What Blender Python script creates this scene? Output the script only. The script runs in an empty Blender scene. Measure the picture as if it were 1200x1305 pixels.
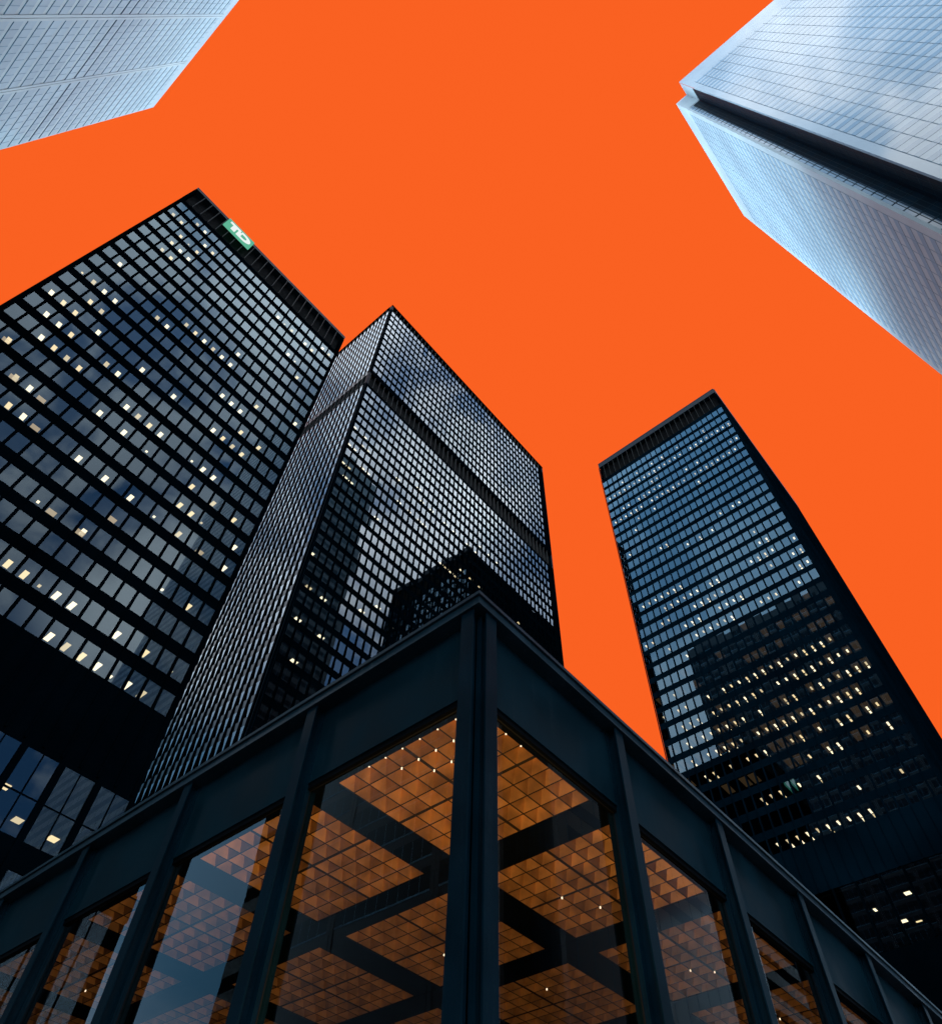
import bpy, math, random
from math import radians as RAD, sin, cos, pi
random.seed(7)
sc = bpy.context.scene
COL = sc.collection
# ---------------------------------------------------------------- camera
EYE = 1.6
YAW, PIT, ROL = RAD(47.51994828), RAD(55.18634137), RAD(2.44960418)
def _v(a, b, k=1.0): return tuple(x + k*y for x, y in zip(a, b))
fw = (sin(YAW)*cos(PIT), cos(YAW)*cos(PIT), sin(PIT))
r0 = (cos(YAW), -sin(YAW), 0.0)
u0 = (r0[1]*fw[2]-r0[2]*fw[1], r0[2]*fw[0]-r0[0]*fw[2], r0[0]*fw[1]-r0[1]*fw[0])
rt = tuple(cos(ROL)*a + sin(ROL)*b for a, b in zip(r0, u0))
up = tuple(-sin(ROL)*a + cos(ROL)*b for a, b in zip(r0, u0))
from mathutils import Matrix, Vector
cam = bpy.data.cameras.new('camera')
cam.sensor_fit = 'HORIZONTAL'; cam.sensor_width = 36.0
cam.lens = 36.0*915.519/1200.0
cam.clip_start = 0.05; cam.clip_end = 6000.0
cam_o = bpy.data.objects.new('camera', cam); COL.objects.link(cam_o)
cam_o.matrix_world = Matrix(((rt[0], up[0], -fw[0], 0), (rt[1], up[1], -fw[1], 0), (rt[2], up[2], -fw[2], EYE), (0, 0, 0, 1)))
sc.camera = cam_o
sc.view_settings.view_transform = 'Standard'
sc.view_settings.look = 'None'
sc.view_settings.exposure = 0.0
sc.view_settings.gamma = 1.0

# ---------------------------------------------------------------- node helper
class NT:
    def __init__(s, nt): s.nt = nt; s.nt.nodes.clear()
    def n(s, typ, **kw):
        x = s.nt.nodes.new(typ)
        for k, v in kw.items(): setattr(x, k, v)
        return x
    def put(s, sock, val):
        if isinstance(val, bpy.types.NodeSocket): s.nt.links.new(val, sock)
        else: sock.default_value = val
    def m(s, op, a, b=0.0, c=None, clamp=False):
        x = s.n('ShaderNodeMath', operation=op, use_clamp=clamp)
        s.put(x.inputs[0], a)
        if op not in ('ABSOLUTE', 'SQRT', 'SINE'): s.put(x.inputs[1], b)
        if c is not None: s.put(x.inputs[2], c)
        return x.outputs[0]
    def step(s, val, lo, hi, a=0.0, b=1.0):
        x = s.n('ShaderNodeMapRange', interpolation_type='SMOOTHSTEP')
        s.put(x.inputs[0], val)
        for i, q in enumerate((lo, hi, a, b)): s.put(x.inputs[i+1], q)
        return x.outputs[0]
    def mix(s, f, a, b):
        x = s.n('ShaderNodeMix', data_type='RGBA')
        s.put(x.inputs[0], f); s.put(x.inputs[6], a); s.put(x.inputs[7], b)
        return x.outputs[2]
    def mixs(s, f, a, b):
        x = s.n('ShaderNodeMixShader'); s.put(x.inputs[0], f)
        s.nt.links.new(a, x.inputs[1]); s.nt.links.new(b, x.inputs[2]); return x.outputs[0]

# ---------------------------------------------------------------- sky
SUN_ELEV, SUN_AZ = RAD(20), RAD(232)      # low, behind the camera's left shoulder
world = bpy.data.worlds.new('World'); sc.world = world; world.use_nodes = True
W = NT(world.node_tree)
geo = W.n('ShaderNodeTexCoord')
sep = W.n('ShaderNodeSeparateXYZ'); W.put(sep.inputs[0], geo.outputs['Generated'])
zc = W.m('MAXIMUM', sep.outputs[2], 0.02)
X = W.m('DIVIDE', sep.outputs[0], zc); Y = W.m('DIVIDE', sep.outputs[1], zc)
nish = W.n('ShaderNodeTexSky', sky_type='NISHITA')
nish.sun_disc = False; nish.sun_elevation = SUN_ELEV; nish.sun_rotation = SUN_AZ
nsc = W.n('ShaderNodeVectorMath', operation='SCALE'); W.put(nsc.inputs[0], nish.outputs[0]); nsc.inputs[3].default_value = 0.10
noi = W.n('ShaderNodeTexNoise'); noi.inputs['Scale'].default_value = 3.8; noi.inputs['Detail'].default_value = 7.0
noi.inputs['Roughness'].default_value = 0.55; noi.inputs['Distortion'].default_value = 0.25
mp = W.n('ShaderNodeMapping'); mp.inputs['Scale'].default_value = (1.0, 1.0, 1.25); mp.inputs['Location'].default_value = (3.1, 1.7, 0.4)
W.put(mp.inputs[0], geo.outputs['Generated']); W.put(noi.inputs['Vector'], mp.outputs[0])
cl = W.step(noi.outputs['Fac'], 0.42, 0.60)
def blob(d, rad):                          # a bright bank of cloud round one direction of the sky
    L = math.sqrt(sum(q*q for q in d)); d = [q/L for q in d]
    v = W.n('ShaderNodeVectorMath', operation='DOT_PRODUCT'); W.put(v.inputs[0], geo.outputs['Generated']); v.inputs[1].default_value = d
    return W.step(v.outputs['Value'], cos(rad), 1.0)
blue = W.mix(0.35, (0.07, 0.28, 0.64, 1), nsc.outputs[0])
sky = W.mix(cl, blue, (1.08, 1.20, 1.40, 1))
banks = None
for d, rad, k in (((0.42, -0.60, 1.0), 12, 1.0), ((0.09, -0.46, 1.0), 10, 1.0), ((0.30, -1.20, 1.0), 9, 0.9), ((-0.46, 0.92, 1.0), 13, 0.5), ((-0.27, 0.44, 1.0), 12, 0.5)):
    q = W.m('MULTIPLY', blob(d, RAD(rad)), k); banks = q if banks is None else W.m('ADD', banks, q)
bright = W.m('MULTIPLY', banks, W.step(noi.outputs['Fac'], 0.30, 0.56), clamp=True)
sky = W.mix(W.m('MULTIPLY', W.step(blob((-0.62, 0.17, 1.0), RAD(24)), 0.0, 0.7), 0.62), sky, (0.46, 0.80, 1.18, 1))
sky = W.mix(W.m('MULTIPLY', blob((-1.05, 1.85, 1.0), RAD(17)), 0.9, clamp=True), sky, (0.11, 0.33, 0.55, 1))
n2 = W.n('ShaderNodeTexNoise'); n2.inputs['Scale'].default_value = 8.0; n2.inputs['Detail'].default_value = 6.0; n2.inputs['Distortion'].default_value = 0.4
W.put(n2.inputs['Vector'], mp.outputs[0])
broken = W.mix(W.step(n2.outputs['Fac'], 0.42, 0.60), (0.50, 0.76, 1.06, 1), (1.60, 1.68, 1.76, 1))
patchy = W.mix(W.step(n2.outputs['Fac'], 0.43, 0.59), (0.10, 0.30, 0.66, 1), (1.50, 1.55, 1.66, 1))
sky = W.mix(W.m('MULTIPLY', W.step(blob((0.08, -0.80, 1.0), RAD(34)), 0.0, 0.4), 0.80), sky, patchy)
sky = W.mix(W.step(blob((-0.32, -0.26, 1.0), RAD(24)), 0.0, 0.35), sky, broken)
sky = W.mix(W.m('MULTIPLY', bright, 0.9), sky, (2.6, 2.6, 2.65, 1))
# the plain orange part of the sky, over the towers
def both(a, b): return W.m('MULTIPLY', a, b)
def either(a, b): return W.m('MAXIMUM', a, b)
e = 0.006
s_line = W.m('ADD', W.m('MULTIPLY', X, 0.75), W.m('MULTIPLY', Y, 0.66))
cA = W.step(s_line, -0.066-e, -0.066+e)
cB = either(W.step(X, 0.205+e, 0.205-e), W.step(W.m('ADD', Y, W.m('MULTIPLY', X, 0.37)), -0.062-e, -0.062+e))
cC = either(W.step(X, -0.214-e, -0.214+e), W.step(W.m('ADD', Y, W.m('MULTIPLY', X, 1.86)), -e, e))
cD = either(W.step(X, -0.05, -0.02), W.step(W.m('SUBTRACT', X, W.m('MULTIPLY', Y, 0.485)), -0.605-e, -0.605+e))
cE = either(both(W.step(X, -0.06, -0.075), W.step(Y, 0.84, 0.82)), W.step(W.m('SUBTRACT', Y, W.m('MULTIPLY', X, 0.30)), 0.455, 0.440))
cF = W.step(sep.outputs[2], 0.10, 0.2)
cG = W.step(W.m('SUBTRACT', Y, W.m('MULTIPLY', X, 0.364)), -0.535-e, -0.535+e)
cH = W.step(X, 1.95, 1.85)
om = both(both(both(cA, cB), both(cC, cD)), both(both(cE, cF), both(cG, cH)))
# unseen low band of sky, brightened to light the pale towers
glow = both(both(W.step(sep.outputs[0], -0.20, 0.08), W.step(sep.outputs[1], -0.20, 0.08)), W.step(sep.outputs[2], 0.80, 0.45))
sky = W.mix(glow, sky, (2.5, 3.9, 4.8, 1))
west_fill = both(W.step(sep.outputs[0], -0.15, -0.45), W.step(sep.outputs[2], 0.44, 0.22))  # added low western brightness, lights the notched tower's upper face
west_fill = both(west_fill, W.step(sep.outputs[1], 0.45, 0.1))
sky = W.mix(west_fill, sky, (2.3, 3.0, 3.5, 1))
sky = W.mix(W.step(sep.outputs[2], -0.05, 0.0), (0.03, 0.035, 0.04, 1), sky)
sky = W.mix(om, sky, (0.956, 0.119, 0.0157, 1))
bg = W.n('ShaderNodeBackground'); W.put(bg.inputs[0], sky); bg.inputs[1].default_value = 1.0
W.nt.links.new(bg.outputs[0], W.n('ShaderNodeOutputWorld').inputs[0])
sun = bpy.data.lights.new('sun', 'SUN'); sun.energy = 0.5; sun.angle = RAD(20); sun.color = (1.0, 0.95, 0.88)
sun_o = bpy.data.objects.new('sun', sun); COL.objects.link(sun_o)
sd = Vector((sin(SUN_AZ)*cos(SUN_ELEV), cos(SUN_AZ)*cos(SUN_ELEV), sin(SUN_ELEV)))
sun_o.rotation_euler = sd.to_track_quat('Z', 'Y').to_euler()

# ---------------------------------------------------------------- materials
def mat(name):
    m = bpy.data.materials.new(name); m.use_nodes = True
    return m, NT(m.node_tree)
def out(T, sh): T.nt.links.new(sh, T.n('ShaderNodeOutputMaterial').inputs[0])
def paint(name, col, rough=0.45, spec=0.5, metal=0.0, var=0.25, scale=1.5, bump=0.0):
    m, T = mat(name)
    p = T.n('ShaderNodeBsdfPrincipled')
    tc = T.n('ShaderNodeTexCoord')
    nz = T.n('ShaderNodeTexNoise'); nz.inputs['Scale'].default_value = scale; nz.inputs['Detail'].default_value = 5
    T.put(nz.inputs['Vector'], tc.outputs['Object'])
    lo = tuple(c*(1-var) for c in col)+(1,); hi = tuple(min(1, c*(1+var)) for c in col)+(1,)
    T.put(p.inputs['Base Color'], T.mix(T.step(nz.outputs['Fac'], 0.3, 0.7), lo, hi))
    T.put(p.inputs['Roughness'], T.step(nz.outputs['Fac'], 0.25, 0.75, max(0.02, rough-0.08), rough+0.08))
    p.inputs['Metallic'].default_value = metal; p.inputs['Specular IOR Level'].default_value = spec
    if bump:
        b = T.n('ShaderNodeBump'); b.inputs['Strength'].default_value = bump; b.inputs['Distance'].default_value = 0.02
        T.put(b.inputs['Height'], nz.outputs['Fac']); T.put(p.inputs['Normal'], b.outputs[0])
    out(T, p.outputs[0]); return m
def weathered(name, col, rough, spec, dust=(0.03, 0.045, 0.055), amt=0.16):
    m, T = mat(name)
    p = T.n('ShaderNodeBsdfPrincipled'); tc = T.n('ShaderNodeTexCoord')
    def noise(sc3, s_, d=5):
        mp = T.n('ShaderNodeMapping'); mp.inputs['Scale'].default_value = sc3; T.put(mp.inputs[0], tc.outputs['Object'])
        nz = T.n('ShaderNodeTexNoise'); nz.inputs['Scale'].default_value = s_; nz.inputs['Detail'].default_value = d; T.put(nz.inputs['Vector'], mp.outputs[0]); return nz.outputs['Fac']
    patch = noise((1, 1, 1), 0.9); streak = noise((7, 7, 0.35), 1.6, 4); grit = noise((1, 1, 1), 22, 3)
    c = T.mix(T.step(patch, 0.3, 0.7), tuple(q*0.72 for q in col)+(1,), tuple(q*1.28 for q in col)+(1,))
    k = T.m('MULTIPLY', T.step(streak, 0.52, 0.78), T.step(grit, 0.35, 0.65), clamp=True)
    T.put(p.inputs['Base Color'], T.mix(T.m('MULTIPLY', k, amt), c, dust+(1,)))
    T.put(p.inputs['Roughness'], T.step(patch, 0.25, 0.75, rough-0.1, rough+0.12)); p.inputs['Specular IOR Level'].default_value = spec
    b = T.n('ShaderNodeBump'); b.inputs['Strength'].default_value = 0.25; b.inputs['Distance'].default_value = 0.004
    T.put(b.inputs['Height'], patch); T.put(p.inputs['Normal'], b.outputs[0])
    out(T, p.outputs[0]); return m
def glass(name, tint, thru, gain=1.0, wob=0.0, ior=1.5, wscale=0.35):
    # a sealed pane: mirror by the Fresnel law of its two faces, the rest passes through to the room
    m, T = mat(name)
    f = T.n('ShaderNodeFresnel'); f.inputs[0].default_value = ior
    g = T.n('ShaderNodeBsdfGlossy'); g.inputs['Roughness'].default_value = 0.0; g.inputs['Color'].default_value = tint+(1,)
    if wob:
        tc = T.n('ShaderNodeTexCoord'); nz = T.n('ShaderNodeTexNoise')
        nz.inputs['Scale'].default_value = wscale; nz.inputs['Detail'].default_value = 1.0
        T.put(nz.inputs['Vector'], tc.outputs['Object'])
        b = T.n('ShaderNodeBump'); b.inputs['Strength'].default_value = 1.0; b.inputs['Distance'].default_value = wob
        T.put(b.inputs['Height'], nz.outputs['Fac']); T.put(g.inputs['Normal'], b.outputs[0])
    t = T.n('ShaderNodeBsdfTransparent'); t.inputs[0].default_value = thru+(1,)
    r2 = T.m('DIVIDE', T.m('MULTIPLY', f.outputs[0], 2.0*gain), T.m('ADD', f.outputs[0], 1.0), clamp=True)
    out(T, T.mixs(r2, t.outputs[0], g.outputs[0])); return m
def lamp(name, col, s, light=False):
    m, T = mat(name)
    e = T.n('ShaderNodeEmission'); e.inputs[0].default_value = col+(1,); e.inputs[1].default_value = s
    out(T, e.outputs[0])
    if not light: m.cycles.emission_sampling = 'NONE'
    return m
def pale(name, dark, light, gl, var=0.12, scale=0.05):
    # pale diffuse painted in towards grazing view, standing in for reflected sky
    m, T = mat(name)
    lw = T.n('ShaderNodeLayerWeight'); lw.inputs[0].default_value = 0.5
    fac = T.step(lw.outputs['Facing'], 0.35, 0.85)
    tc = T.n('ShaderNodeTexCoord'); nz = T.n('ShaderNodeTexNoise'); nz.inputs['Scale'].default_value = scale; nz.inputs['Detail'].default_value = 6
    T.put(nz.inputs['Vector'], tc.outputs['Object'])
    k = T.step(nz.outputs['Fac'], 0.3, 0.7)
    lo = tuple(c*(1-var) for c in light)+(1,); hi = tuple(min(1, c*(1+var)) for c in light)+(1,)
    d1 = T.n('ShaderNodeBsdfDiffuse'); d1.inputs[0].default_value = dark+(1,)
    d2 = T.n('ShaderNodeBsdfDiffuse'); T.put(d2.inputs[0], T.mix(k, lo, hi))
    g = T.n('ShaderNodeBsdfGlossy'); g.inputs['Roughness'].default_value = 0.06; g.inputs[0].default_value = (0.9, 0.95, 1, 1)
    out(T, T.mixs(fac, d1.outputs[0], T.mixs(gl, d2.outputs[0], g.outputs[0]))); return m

M = {}
M['steel'] = weathered('black_steel', (0.0010, 0.0090, 0.0160), 0.42, 0.04)
M['tower_steel'] = paint('tower_steel', (0.0005, 0.0024, 0.0042), 0.6, 0.0, var=0.3, scale=0.1)
M['panel'] = weathered('spandrel_paint', (0.0015, 0.0118, 0.0190), 0.48, 0.04)
M['fascia'] = weathered('fascia_metal', (0.0060, 0.020, 0.031), 0.38, 0.16, (0.08, 0.10, 0.11), 0.3)
M['recess'] = paint('louvre_black', (0.002, 0.0025, 0.003), 0.8, 0.1)
M['fin'] = paint('louvre_fin', (0.03, 0.036, 0.036), 0.5, 0.1)
M['office'] = paint('office_ceiling', (0.03, 0.028, 0.025), 0.9, 0.1)
M['core'] = paint('core_wall', (0.006, 0.006, 0.006), 0.9, 0.0)
M['gasket'] = paint('gasket', (0.004, 0.004, 0.005), 0.7, 0.2)
M['glass1'] = glass('window_glass', (0.67, 0.87, 1.0), (0.42, 0.46, 0.46), 1.0)
M['glass2'] = glass('window_glass_grey', (0.80, 0.91, 1.0), (0.42, 0.46, 0.46), 1.42)
M['glass3'] = glass('window_glass_blue', (0.55, 0.84, 1.0), (0.45, 0.48, 0.48), 2.1)
M['hall_glass'] = glass('hall_glass', (0.9, 0.96, 1.0), (0.82, 0.80, 0.76), 0.78, wob=0.004)
M['lamp'] = lamp('office_lamp', (1.0, 0.80, 0.52), 3.6)
M['lamp_warm'] = lamp('office_lamp_warm', (1.0, 0.72, 0.38), 2.6)
M['lamp_dim'] = lamp('office_lamp_dim', (1.0, 0.74, 0.42), 1.8)
M['glow'] = lamp('room_glow', (1.0, 0.68, 0.36), 1.0)
M['glow_dim'] = lamp('room_glow_dim', (1.0, 0.60, 0.28), 0.07)
M['dot'] = lamp('hall_downlight', (1.0, 0.78, 0.52), 2.2)
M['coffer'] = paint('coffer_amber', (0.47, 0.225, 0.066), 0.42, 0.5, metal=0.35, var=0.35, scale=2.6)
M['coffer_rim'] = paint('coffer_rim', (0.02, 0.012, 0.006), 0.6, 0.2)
M['beam'] = paint('ceiling_beam', (0.0015, 0.0025, 0.0035), 0.6, 0.02)
M['hall_floor'] = paint('hall_floor', (0.10, 0.09, 0.08), 0.3, 0.5)
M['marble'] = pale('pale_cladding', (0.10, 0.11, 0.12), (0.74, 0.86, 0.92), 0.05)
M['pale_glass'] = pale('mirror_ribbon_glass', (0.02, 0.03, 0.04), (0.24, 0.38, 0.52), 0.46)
M['painted_sky_glass'] = pale('painted_sky_ribbon_glass', (0.02, 0.03, 0.04), (0.46, 0.66, 0.80), 0.04)  # matte copy of the ribbon glass, sky reflection painted into its colour
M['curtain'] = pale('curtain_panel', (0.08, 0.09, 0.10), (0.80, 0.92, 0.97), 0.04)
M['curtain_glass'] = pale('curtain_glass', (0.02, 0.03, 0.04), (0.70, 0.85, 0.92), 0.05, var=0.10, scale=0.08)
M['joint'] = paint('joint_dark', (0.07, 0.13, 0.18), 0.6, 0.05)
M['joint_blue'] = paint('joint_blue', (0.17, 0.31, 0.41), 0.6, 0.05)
M['satin'] = paint('satin_spandrel', (0.003, 0.007, 0.011), 0.14, 0.3, var=0.2, scale=0.1)
M['haze_steel'] = paint('haze_tinted_steel', (0.0012, 0.0078, 0.0145), 0.65, 0.0, var=0.3, scale=0.1)  # tower steel copy with blue haze and reflected sky put into its colour
M['notch_bar'] = paint('notch_bar', (0.006, 0.024, 0.038), 0.5, 0.05)
M['marble_sky_copy'] = pale('cladding_sky_copy', (0.10, 0.11, 0.12), (0.62, 0.70, 0.76), 0.34)  # same cladding, glossier copy for the face that mirrors the clouds
M['notch'] = paint('notch_dark', (0.0015, 0.013, 0.025), 0.5, 0.03, var=0.3, scale=0.3)
M['sign_green'] = lamp('sign_green_lit', (0.115, 0.46, 0.30), 1.0)
M['sign_white'] = lamp('sign_white_lit', (0.86, 0.93, 0.90), 1.0)
def pavers():
    m, T = mat('plaza_pavers')
    p = T.n('ShaderNodeBsdfPrincipled'); tc = T.n('ShaderNodeTexCoord'); br = T.n('ShaderNodeTexBrick')
    br.inputs['Scale'].default_value = 1.0; br.inputs['Brick Width'].default_value = 1.5; br.inputs['Row Height'].default_value = 0.75
    br.inputs['Mortar Size'].default_value = 0.01
    br.inputs['Color1'].default_value = (0.16, 0.155, 0.15, 1); br.inputs['Color2'].default_value = (0.20, 0.195, 0.19, 1); br.inputs['Mortar'].default_value = (0.06, 0.06, 0.06, 1)
    T.put(br.inputs['Vector'], tc.outputs['Object']); T.put(p.inputs['Base Color'], br.outputs[0]); p.inputs['Roughness'].default_value = 0.6
    out(T, p.outputs[0]); return m
M['plaza'] = pavers()

# ---------------------------------------------------------------- mesh helpers
class MB:
    def __init__(s, root=None): s.v = []; s.f = []; s.mi = []; s.o = root.location if root else Vector((0, 0, 0))
    def quad(s, pts, mi=0):
        b = len(s.v); s.v += [(p[0]-s.o[0], p[1]-s.o[1], p[2]-s.o[2]) for p in pts]
        s.f.append(tuple(range(b, b+len(pts)))); s.mi.append(mi)
    def hexa(s, p, mi=0):                   # p: 4 bottom then 4 top, counter-clockwise from outside above
        for a in ((3, 2, 1, 0), (4, 5, 6, 7), (0, 1, 5, 4), (1, 2, 6, 5), (2, 3, 7, 6), (3, 0, 4, 7)): s.quad([p[i] for i in a], mi)
    def box(s, x0, x1, y0, y1, z0, z1, mi=0):
        x0, x1 = min(x0, x1), max(x0, x1); y0, y1 = min(y0, y1), max(y0, y1)
        s.hexa([(x0, y0, z0), (x1, y0, z0), (x1, y1, z0), (x0, y1, z0), (x0, y0, z1), (x1, y0, z1), (x1, y1, z1), (x0, y1, z1)], mi)
    def build(s, name, mats, root=None, **props):
        me = bpy.data.meshes.new(name); me.from_pydata(s.v, [], s.f)
        for m in (mats if isinstance(mats, (list, tuple)) else [mats]): me.materials.append(m)
        me.polygons.foreach_set('material_index', s.mi); me.update()
        o = bpy.data.objects.new(name, me); COL.objects.link(o)
        if root:
            o.parent = root; o.location = s.o - root_loc(root)
        else: o.location = s.o
        for k, v in props.items(): o[k] = v
        return o
def root_loc(o):
    v = Vector(o.location)
    while o.parent: o = o.parent; v += Vector(o.location)
    return v
def thing(name, label, cat, loc, group=None):
    o = bpy.data.objects.new(name, None); COL.objects.link(o); o.location = loc
    o.empty_display_size = 0.5; o['label'] = label; o['category'] = cat
    if group: o['group'] = group
    return o
class Face:
    """a facade plane: u runs along the wall, n outwards, z up (z is given above the eye)"""
    def __init__(s, root, axis, pos, sgn): s.r, s.a, s.p, s.s = root, axis, pos, sgn
    def pt(s, u, n, z): return (u, s.p+s.s*n, z+EYE) if s.a == 'x' else (s.p+s.s*n, u, z+EYE)
    def mb(s): return MB(s.r)
    def box(s, mb, u0, u1, n0, n1, z0, z1, mi=0):
        a = s.pt(u0, n0, z0); b = s.pt(u1, n1, z1); mb.box(a[0], b[0], a[1], b[1], a[2], b[2], mi)
    def quad(s, mb, c, mi=0):               # c: four (u, n, z), anticlockwise seen from outside with u to the right
        flip = (s.a == 'x') == (s.s > 0)
        p = [s.pt(*q) for q in c]; mb.quad(p[::-1] if flip else p, mi)
    def pane(s, mb, u0, u1, z0, z1, n=-0.01, tilt=0.0, dep=0.06, jit=0.0):
        # glass front (slightly leaning) set in a shallow dark gasket
        h = z1-z0; nb = n-h*math.tan(tilt); a = random.uniform(-jit, jit); b = random.uniform(-jit, jit)
        w = u1-u0
        f = [(u0, nb-a*w+b*h, z0), (u1, nb+a*w+b*h, z0), (u1, n+a*w, z1), (u0, n-a*w, z1)]
        s.quad(mb, f, 0)
        k = [(u, q-dep, z) for u, q, z in f]
        for i in range(4):
            j = (i+1) % 4; s.quad(mb, [f[j], f[i], k[i], k[j]], 1)
def shown(p):
    """is this point in the picture and above the pavilion's edge?"""
    d = Vector(p)-Vector((0, 0, EYE)); c = (d.dot(Vector(rt)), d.dot(Vector(up)), d.dot(Vector(fw)))
    if c[2] <= 0: return 0
    x, y = c[0]/c[2]*915.5, c[1]/c[2]*915.5
    if abs(x) > 605 or abs(y) > 658: return 0
    for pl, i, j, o in ((4.85, 0, 1, 4.22), (4.22, 1, 0, 4.85)):
        if d[i] > 0:
            t = pl/d[i]; q = d*t
            if q[j] >= o and q[2] < 7.4: return 0
    return 1/(c[2]*c[2])
def keep100(items):
    """items: (score, builder). The 100 that show largest get an object each; returns the rest."""
    items.sort(key=lambda t: -t[0])
    return items[:100], items[100:]

def office_face(F, cols, u_first, pitch, storeys, win_w, fin_w, fin_d, u_lo, u_hi, z_lo, z_hi, glassm, tilt, jit, wins, sp=None, steel=None):
    """spandrels, mullions and windows of one face. storeys: (z0, z1) of the glass, top first"""
    steel = steel or M['tower_steel']
    edges = [z_hi]+[z for s in storeys for z in (s[1], s[0])]+[z_lo]
    for i in range(0, len(edges), 2):
        if edges[i]-edges[i+1] > 0.05:
            mb = F.mb()
            if sp: F.pane(mb, u_lo, u_hi, edges[i+1], edges[i], n=0.02, tilt=tilt, dep=0.2); mb.build('spandrel', [sp, M['gasket']], F.r)
            else: F.box(mb, u_lo, u_hi, -0.25, 0.02, edges[i+1], edges[i]); mb.build('spandrel', steel, F.r)
    us = [u_first-pitch/2+pitch*i for i in range(cols+1)]
    for i, u in enumerate(us):
        mb = F.mb(); w = (pitch-win_w)/2
        a, b = max(u-w, u_lo), min(u+w, u_hi)
        F.box(mb, a, b, -0.24, 0.012, storeys[-1][0]-0.3, storeys[0][1]+0.3)
        F.box(mb, u-fin_w/2, u+fin_w/2, 0.026, fin_d, z_lo, z_hi)
        F.box(mb, u-fin_w/2-0.03, u+fin_w/2+0.03, fin_d+0.002, fin_d+0.03, z_lo, z_hi)
        mb.build('mullion', steel, F.r)
    if us[0]-(pitch-win_w)/2-u_lo > 0.05 or u_hi-us[-1]-(pitch-win_w)/2 > 0.05:
        for a, b in ((u_lo, us[0]-(pitch-win_w)/2), (us[-1]+(pitch-win_w)/2, u_hi)):
            if b-a > 0.03:
                mb = F.mb(); F.box(mb, a, b, -0.26, 0.06, z_lo, z_hi); mb.build('corner_column', steel, F.r)
    for (z0, z1) in storeys:
        for c in range(cols):
            u = u_first+c*pitch
            wins.append((shown(F.pt(u, 0, (z0+z1)/2)), (F, u-win_w/2+0.01, u+win_w/2-0.01, z0+0.01, z1-0.01, tilt, jit, glassm)))
def make_windows(root, wins):
    big, rest = keep100(wins)
    for sc_, (F, a, b, z0, z1, t, j, g) in big:
        mb = F.mb(); F.pane(mb, a, b, z0, z1, tilt=t, jit=j); mb.build('window', [g, M['gasket']], root)
    by = {}
    for sc_, w in rest: by.setdefault(w[7].name, []).append(w)
    mb = MB(root); mats = []
    for k, lst in by.items():
        for (F, a, b, z0, z1, t, j, g) in lst:
            n0 = len(mb.mi); F.pane(mb, a, b, z0, z1, tilt=t, jit=j)
            if g not in mats: mats.append(g)
            gi = mats.index(g)*2
            for q in range(n0, len(mb.mi)): mb.mi[q] = gi if mb.mi[q] == 0 else gi+1
    full = []
    for g in mats: full += [g, M['gasket']]
    if mb.f: mb.build('window', full, root, kind='stuff')
def make_lamps(root, lamps):
    big, rest = keep100(lamps)
    for s_, (bx, m) in big:
        mb = MB(root)
        for b in bx: mb.box(*b)
        mb.build('ceiling_light_or_glow', m, root)
    mb = MB(root); ms = []
    for s_, (bx, m) in rest:
        if m not in ms: ms.append(m)
        for b in bx: mb.box(*b, mi=ms.index(m))
    if mb.f: mb.build('ceiling_light_or_glow', ms, root, kind='stuff')
def fixture(F, u0, u1, d0, d1, z, m):
    k = random.random()
    if m is M['lamp'] and k < 0.45: m = M['lamp_warm'] if k < 0.28 else M['lamp_dim']
    a = F.pt(u0, -d0, z); b = F.pt(u1, -d1, z+0.03)
    return (shown(F.pt((u0+u1)/2, 0, z)), ([(a[0], b[0], a[1], b[1], a[2], b[2])], m))
def louvre_band(F, u_lo, u_hi, us, z0, z1, top, fin_w=0.09):
    """the dark plant storey: a recess with upright fins between two edge beams"""
    mb = F.mb(); F.box(mb, u_lo+0.3, u_hi-0.3, -1.2, -0.9, z0, z1); mb.build('plant_recess', M['recess'], F.r)
    for u in us:
        mb = F.mb(); F.box(mb, u-fin_w/2, u+fin_w/2, -0.35, 0.10, z0, z1); mb.build('louvre_fin', M['fin'], F.r)
    if top > z1:
        mb = F.mb(); F.box(mb, u_lo, u_hi, -1.5, 0.12, z1, top); F.box(mb, u_lo, u_hi, 0.122, 0.16, top-0.22, top-0.02); mb.build('parapet', M['fascia'], F.r)

T1L= [(0,1),(0,9),(0,11),(1,1),(1,7),(1,9),(1,11),(1,12),(1,14),(2,0),(2,2),(2,3),(2,4),(2,9),(2,10),(2,11),(2,12),(2,13),(3,0),(3,2),(3,3),(3,4),(3,9),(3,10),(3,12),(3,13),(3,15),(4,1),(4,2),(4,3),(4,11),(4,13),(4,15),(4,16),(5,1),(5,13),(5,16),(6,8),(6,12),(7,8),(7,12),(8,7),(8,11),(8,14),(9,7),(9,13),(9,16),(9,18),(10,7),(10,13),(10,14),(10,20),(11,7),(11,11),(11,13),(11,16),(11,20),(12,7),(12,13),(12,14),(12,18),(12,20),(13,6),(13,7),(13,16),(13,20),(14,1),(14,9),(14,20),(14,21),(15,1),(15,9),(15,11),(15,13),(15,16),(15,21),(16,1),(16,9),(16,11),(16,13),(16,14),(16,15),(16,21),(17,3),(17,8),(17,10),(17,11),(17,13),(17,15),(17,16),(17,20),(17,21),(18,1),(18,3),(18,11),(18,14),(18,15),(18,18),(18,21),(19,1),(19,4),(19,10),(19,20),(19,21),(20,0),(20,14),(20,18),(20,21),(21,0),(21,7),(21,15),(21,16),(21,20)]
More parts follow.
